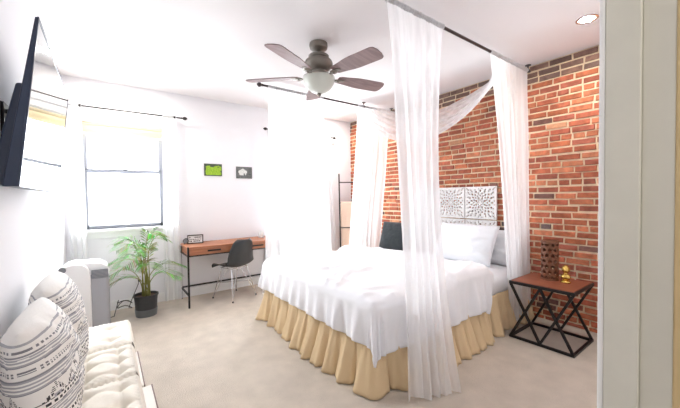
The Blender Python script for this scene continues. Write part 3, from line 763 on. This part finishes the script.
b = MB(); n = len(sec); vs = [(x, -.12, z) for x, z in sec]+[(x, .16, z) for x, z in sec]
b.add(vs, [tuple(range(n)), tuple(reversed(range(n, 2*n)))]+[(i, (i+1) % n, n+(i+1) % n, n+i) for i in range(n)]); b.build('top_cover', M_white_pl, ac, bevel=.01)
gr = MB().box(.055, .195, -.156, -.148, .575, .665).build('grille', M_grille, ac)
b = MB()
for i in range(6): b.box(.058, .192, -.161, -.155, .582+i*.014, .587+i*.014)
b.build('louvre', M_grey_pl, gr)
MB().lathe([(.018, 0), (.03, 0), (.03, .02), (.018, .02)], (-.17, -.185, .70), 16, 'y').build('hose_ring', M_grille, ac, smooth='auto')
for x, y in ((-.15, -.12), (.16, -.12), (-.15, .12), (.16, .12)): MB().lathe([(.0001, 0), (.02, 0), (.02, .03), (.0001, .03)], (x, y, 0), 12).build('caster', M_grille, ac, smooth='auto')

# ------------------------------------------------------------------ daybed seats and cushions
def seatbase(y0, y1, x1, lab):
    t = thing('low_bench', lab, 'bench', ((XL+.02+x1)/2, (y0+y1)/2, 0), group='low benches along the left wall'); o0 = t.location
    loc(MB().box(XL+.02, x1-.006, y0, y1, .255, .285), o0).build('seat_board', M_rawwood, t, bevel=.002)
    loc(MB().box(x1-.006, x1, y0, y1, .20, .287), o0).build('front_edge', M_benchedge, t)
    for x in (XL+.05, x1-.05):
        for y in (y0+.05, y1-.05): loc(MB().box(x-.022, x+.022, y-.022, y+.022, 0, .255), o0).build('leg', M_rawwood, t)
seatbase(2.20, 2.72, .165, 'low white-topped bench with dark front edge, nearer the window')
seatbase(1.30, 2.18, .200, 'low white-topped bench with dark front edge, nearest the camera')
def tuft(name, lab, x0, x1, y0, y1, z0, z1, seed, buttons=(2, 3), sag=.018):
    b = MB(); nx, ny = 60, 64
    bt = [(x0+(x1-x0)*(i+.5)/buttons[0], y0+(y1-y0)*(j+.5)/buttons[1]) for i in range(buttons[0]) for j in range(buttons[1])]
    def top(u, v):
        x, y = x0+(x1-x0)*u, y0+(y1-y0)*v
        e = min(u, 1-u)*(x1-x0); f = min(v, 1-v)*(y1-y0)
        z = z1-.012+.012*sst(0, .05, min(e, f))
        for bx, by in bt:
            r = math.hypot(x-bx, y-by); z -= .030*math.exp(-(r/.035)**2)+.012*math.exp(-(abs(x-bx)/.012)**1.5)*math.exp(-(abs(y-by)/.09)**2)+.010*math.exp(-(abs(y-by)/.012)**1.5)*math.exp(-(abs(x-bx)/.09)**2)
        z += .006*n3(x*12, y*12, seed)
        ed = sst(.05, 0, min(e, f)); z += .005*math.sin((x+y)*2*PI/.028)*ed
        return (x, y, z)
    b.grid(top, nx, ny)
    def wall(a, c, nrm):
        def fn(u, v):
            x = a[0]+(c[0]-a[0])*u; y = a[1]+(c[1]-a[1])*u; s = math.sin(v*PI)
            o_ = .004+.014*s+.004*math.sin((x+y)*2*PI/.03)*s; tz = top((x-x0)/(x1-x0), (y-y0)/(y1-y0))[2]
            if v in (0, 1): o_ = .004 if v else 0
            return (x+nrm[0]*o_, y+nrm[1]*o_, tz+(z0-tz)*v)
        b.grid(fn, 60, 8)
    wall((x1, y0), (x1, y1), (1, 0)); wall((x0, y0), (x1, y0), (0, -1)); wall((x0, y1), (x1, y1), (0, 1)); wall((x0, y0), (x0, y1), (-1, 0))
    b.add([(x0, y0, z0), (x1, y0, z0), (x1, y1, z0), (x0, y1, z0)], [(0, 1, 2, 3)])
    o = b.build(name, M_cream, smooth=True, clean=True)
    return tag(o, lab, 'cushion', 'cream tufted seat cushions')
for (y0, y1, x1, z0, z1, lab, s) in ((2.63, 3.12, .125, .287, .415, 'cream seat cushion farthest along the bench, nearest the air conditioner', 1),
                             (2.15, 2.585, .118, .29, .415, 'cream tufted seat cushion in the middle of the bench', 2),
                             (1.58, 2.105, .118, .29, .415, 'cream tufted seat cushion nearest the camera, below the front pillow', 3)):
    tuft('seat_cushion', lab, XL+.03, x1, y0, y1, z0, z1, s, buttons=(3, 3) if s > 1 else (2, 2))
seatbase(2.74, 3.10, .10, 'low white bench at the window end, under the farthest cream cushion')

# big patterned pillows
def pat(u, v):
    # v: bottom to top bands, u across
    W = (246, 243, 238); G = (176, 176, 180); D = (58, 58, 62)
    v = (v*1.02+.012*n3(u*3, v*3, 2)); c = W
    def band(a, b_): return a <= v < b_
    if band(.06, .09) or band(.92, .935): c = G
    for (a, b_) in ((.12, .20), (.36, .44), (.60, .68), (.78, .84)):
        if band(a, b_): c = G if int((v-a)/.011) % 2 == 0 else W
    for a in (.115, .205, .355, .445, .595, .685, .775, .845):
        if abs(v-a) < .004: c = (140, 140, 145)
    for a in (.235, .325, .47):
        if abs(v-a) < .009 and (u*34+a*50) % 1 < .6: c = D
    if band(.252, .31):
        r = int((v-.252)/.0195); 
        if ((u*15+(r % 2)*.5) % 1) < .42 and ((v-.252) % .0195) < .012: c = D
    if band(.49, .59):
        t = (v-.49)/.10; q = abs(((u*7) % 1)-.5)*2
        if t < 1-q and t > .62-q*.9 and (u*60) % 1 < .7 and (v*90) % 1 < .7: c = D
        if t < .25 and q < .35: c = G
        if v < .50 and (u*34) % 1 < .6: c = D
    if band(.71, .75) and (u*40) % 1 < .5 and (v*60) % 1 < .5: c = (120, 120, 124)
    if band(.87, .885) and (u*26) % 1 < .6: c = (130, 130, 134)
    return lin(c)
M_pat = mat('patterned_cotton', (0, 0, 0), .9, attr='Col', bump=.2, bscale=90)
def pfn(u, v): return pat(v, u)
def bigp(lab, c, sz, rz, seed):
    # local x -> up, y -> along Y, z -> thickness (towards +X)
    rm = Matrix(((math.sin(math.radians(-14)), 0, math.cos(math.radians(-14))), (0, 1, 0), (math.cos(math.radians(-14)), 0, -math.sin(math.radians(-14))))).transposed()
    rm = Matrix(((-.14, 0, .99), (0, 1, 0), (.99, 0, .14)))
    rm = Matrix.Rotation(math.radians(rz), 3, 'Z') @ rm
    return pillow('throw_pillow', lab, c, sz, sz, .22, rm, M_pat, 'patterned pillows on the benches', seed=seed, cf=pfn, n=170, pinch=.02, corner=.07, cat='cushion')
bigp('large white pillow with black patterned bands, nearest the camera', (-.215, 1.77, .69), .55, 0, 3)
bigp('large white pillow with black patterned bands, behind the front one', (-.22, 2.36, .695), .57, 0, 6)

# ------------------------------------------------------------------ television
tv = thing('television', 'flat black television tilted down on a wall bracket', 'television', (-.19, 2.27, 1.45))
def tvp(a, yy, d):   # a: 0 bottom,1 top ; d: depth behind the screen
    x = -.258+(.070)*a-d; return Vector((x, yy, 1.452+.648*a))-tv.location
y0, y1 = 1.66, 2.875
def slab(a0, a1, ya, yb, d0, d1, d2=None):
    d2 = d1 if d2 is None else d2
    vs = [tvp(a0, ya, d1), tvp(a0, ya, d0), tvp(a0, yb, d0), tvp(a0, yb, d1), tvp(a1, ya, d2), tvp(a1, ya, d0), tvp(a1, yb, d0), tvp(a1, yb, d2)]
    return MB().add(vs, [(0, 3, 2, 1), (4, 5, 6, 7), (0, 1, 5, 4), (1, 2, 6, 5), (2, 3, 7, 6), (3, 0, 4, 7)])
slab(0, 1, y0, y1, .002, .045, .010).build('back_case', M_tvbody, tv, bevel=.004)
slab(.01, .62, y0+.05, y1-.05, .02, .095, .05).build('rear_housing', M_tvbody, tv, bevel=.008)
b = MB()
for (a0, a1, ya, yb) in ((0, .02, y0, y1), (.985, 1, y0, y1), (.02, .985, y0, y0+.010), (.02, .985, y1-.010, y1)):
    q = slab(a0, a1, ya, yb, -.002, .003); b.add(q.v, q.f)
b.build('bezel', M_tvbody, tv)
slab(.02, .985, y0+.010, y1-.010, 0, .003).build('screen', M_screen, tv)
mb = thing('television_bracket', 'dark wall bracket behind the tilted television', 'bracket', (XL, 2.27, 1.75))
MB().box(0, .012, -.12, .12, -.12, .12).build('wall_plate', M_black, mb)
for y_, z_ in ((-.08, .08), (.08, .08), (0, -.08)): MB().bar((.012, y_, z_), (.06 if z_ < 0 else .085, y_, z_), .02, .02).build('arm', M_black, mb)

# ------------------------------------------------------------------ ceiling fan
FX, FY, FB = 1.66, 2.54, 2.545
fan = thing('ceiling_fan', 'five-bladed pewter ceiling fan with a frosted glass bowl', 'ceiling fan', (FX, FY, H))
def fz(z): return z-H
MB().lathe([(.0001, 0), (.085, 0), (.088, -.02), (.082, -.048), (.055, -.068), (.03, -.075), (.0001, -.075)], n=36).build('canopy', M_fanmetal, fan, smooth='auto')
MB().tube([(0, 0, -.07), (0, 0, -.12)], .016, 16).build('downrod', M_fanmetal, fan, smooth='auto')
MB().lathe([(.0001, -.095), (.03, -.1), (.09, -.112), (.098, -.118), (.098, -.14), (.092, -.145), (.125, -.165), (.135, -.19), (.132, -.215), (.105, -.245), (.075, -.262), (.075, -.29), (.0001, -.29)], n=40).build('motor_housing', M_fanmetal, fan, smooth='auto')
MB().lathe([(.0001, -.262), (.07, -.262), (.072, -.3), (.10, -.31), (.15, -.318), (.15, -.326), (.0001, -.326)], n=40).build('light_fitter', M_fanmetal, fan, smooth='auto')
MB().lathe([(.150, -.322), (.152, -.335), (.142, -.375), (.118, -.415), (.082, -.448), (.04, -.468), (.0001, -.474)], n=40).build('light_bowl', M_bowl, fan, smooth=True)
MB().lathe([(.0001, -.470), (.018, -.472), (.022, -.48), (.012, -.492), (.0001, -.498)], n=20).build('bowl_finial', M_fanmetal, fan, smooth=True)
def blade(u, v):
    r = .20+.52*u; s = 2*v-1
    hw = .052+.030*sst(0, .5, u)
    if u > .90: hw *= math.sqrt(max(0, 1-((u-.90)/.10)**2))*.5+.5 if u < .999 else .35
    hw *= (.75+.25*sst(0, .06, u))
    return (r, s*hw, -s*hw*.22+fz(FB))
ang = [-9, 63, 135, 207, 279]
for a in ang:
    q = math.radians(a); Rz = Matrix.Rotation(q, 4, 'Z')
    b = MB(); b.grid(blade, 40, 10); b.v = [Rz @ v for v in b.v]
    bl = b.build('blade', M_blade, fan, solid=.008)
    b = MB().bar((.07, 0, fz(FB)-.012), (.17, 0, fz(FB)-.018), .022, .008)
    b.lathe([(.0001, -.012), (.030, -.010), (.038, -.002), (.038, .002), (.0001, .004)], (.20, 0, fz(FB)-.012), 20)
    b.lathe([(.0001, -.016), (.012, -.012), (.012, 0)], (.20, 0, fz(FB)-.018), 12)
    b.box(.19, .27, -.022, .022, fz(FB)-.012, fz(FB)-.004)
    b.v = [Rz @ v for v in b.v]; b.build('blade_bracket', M_fanmetal, bl, smooth='auto')
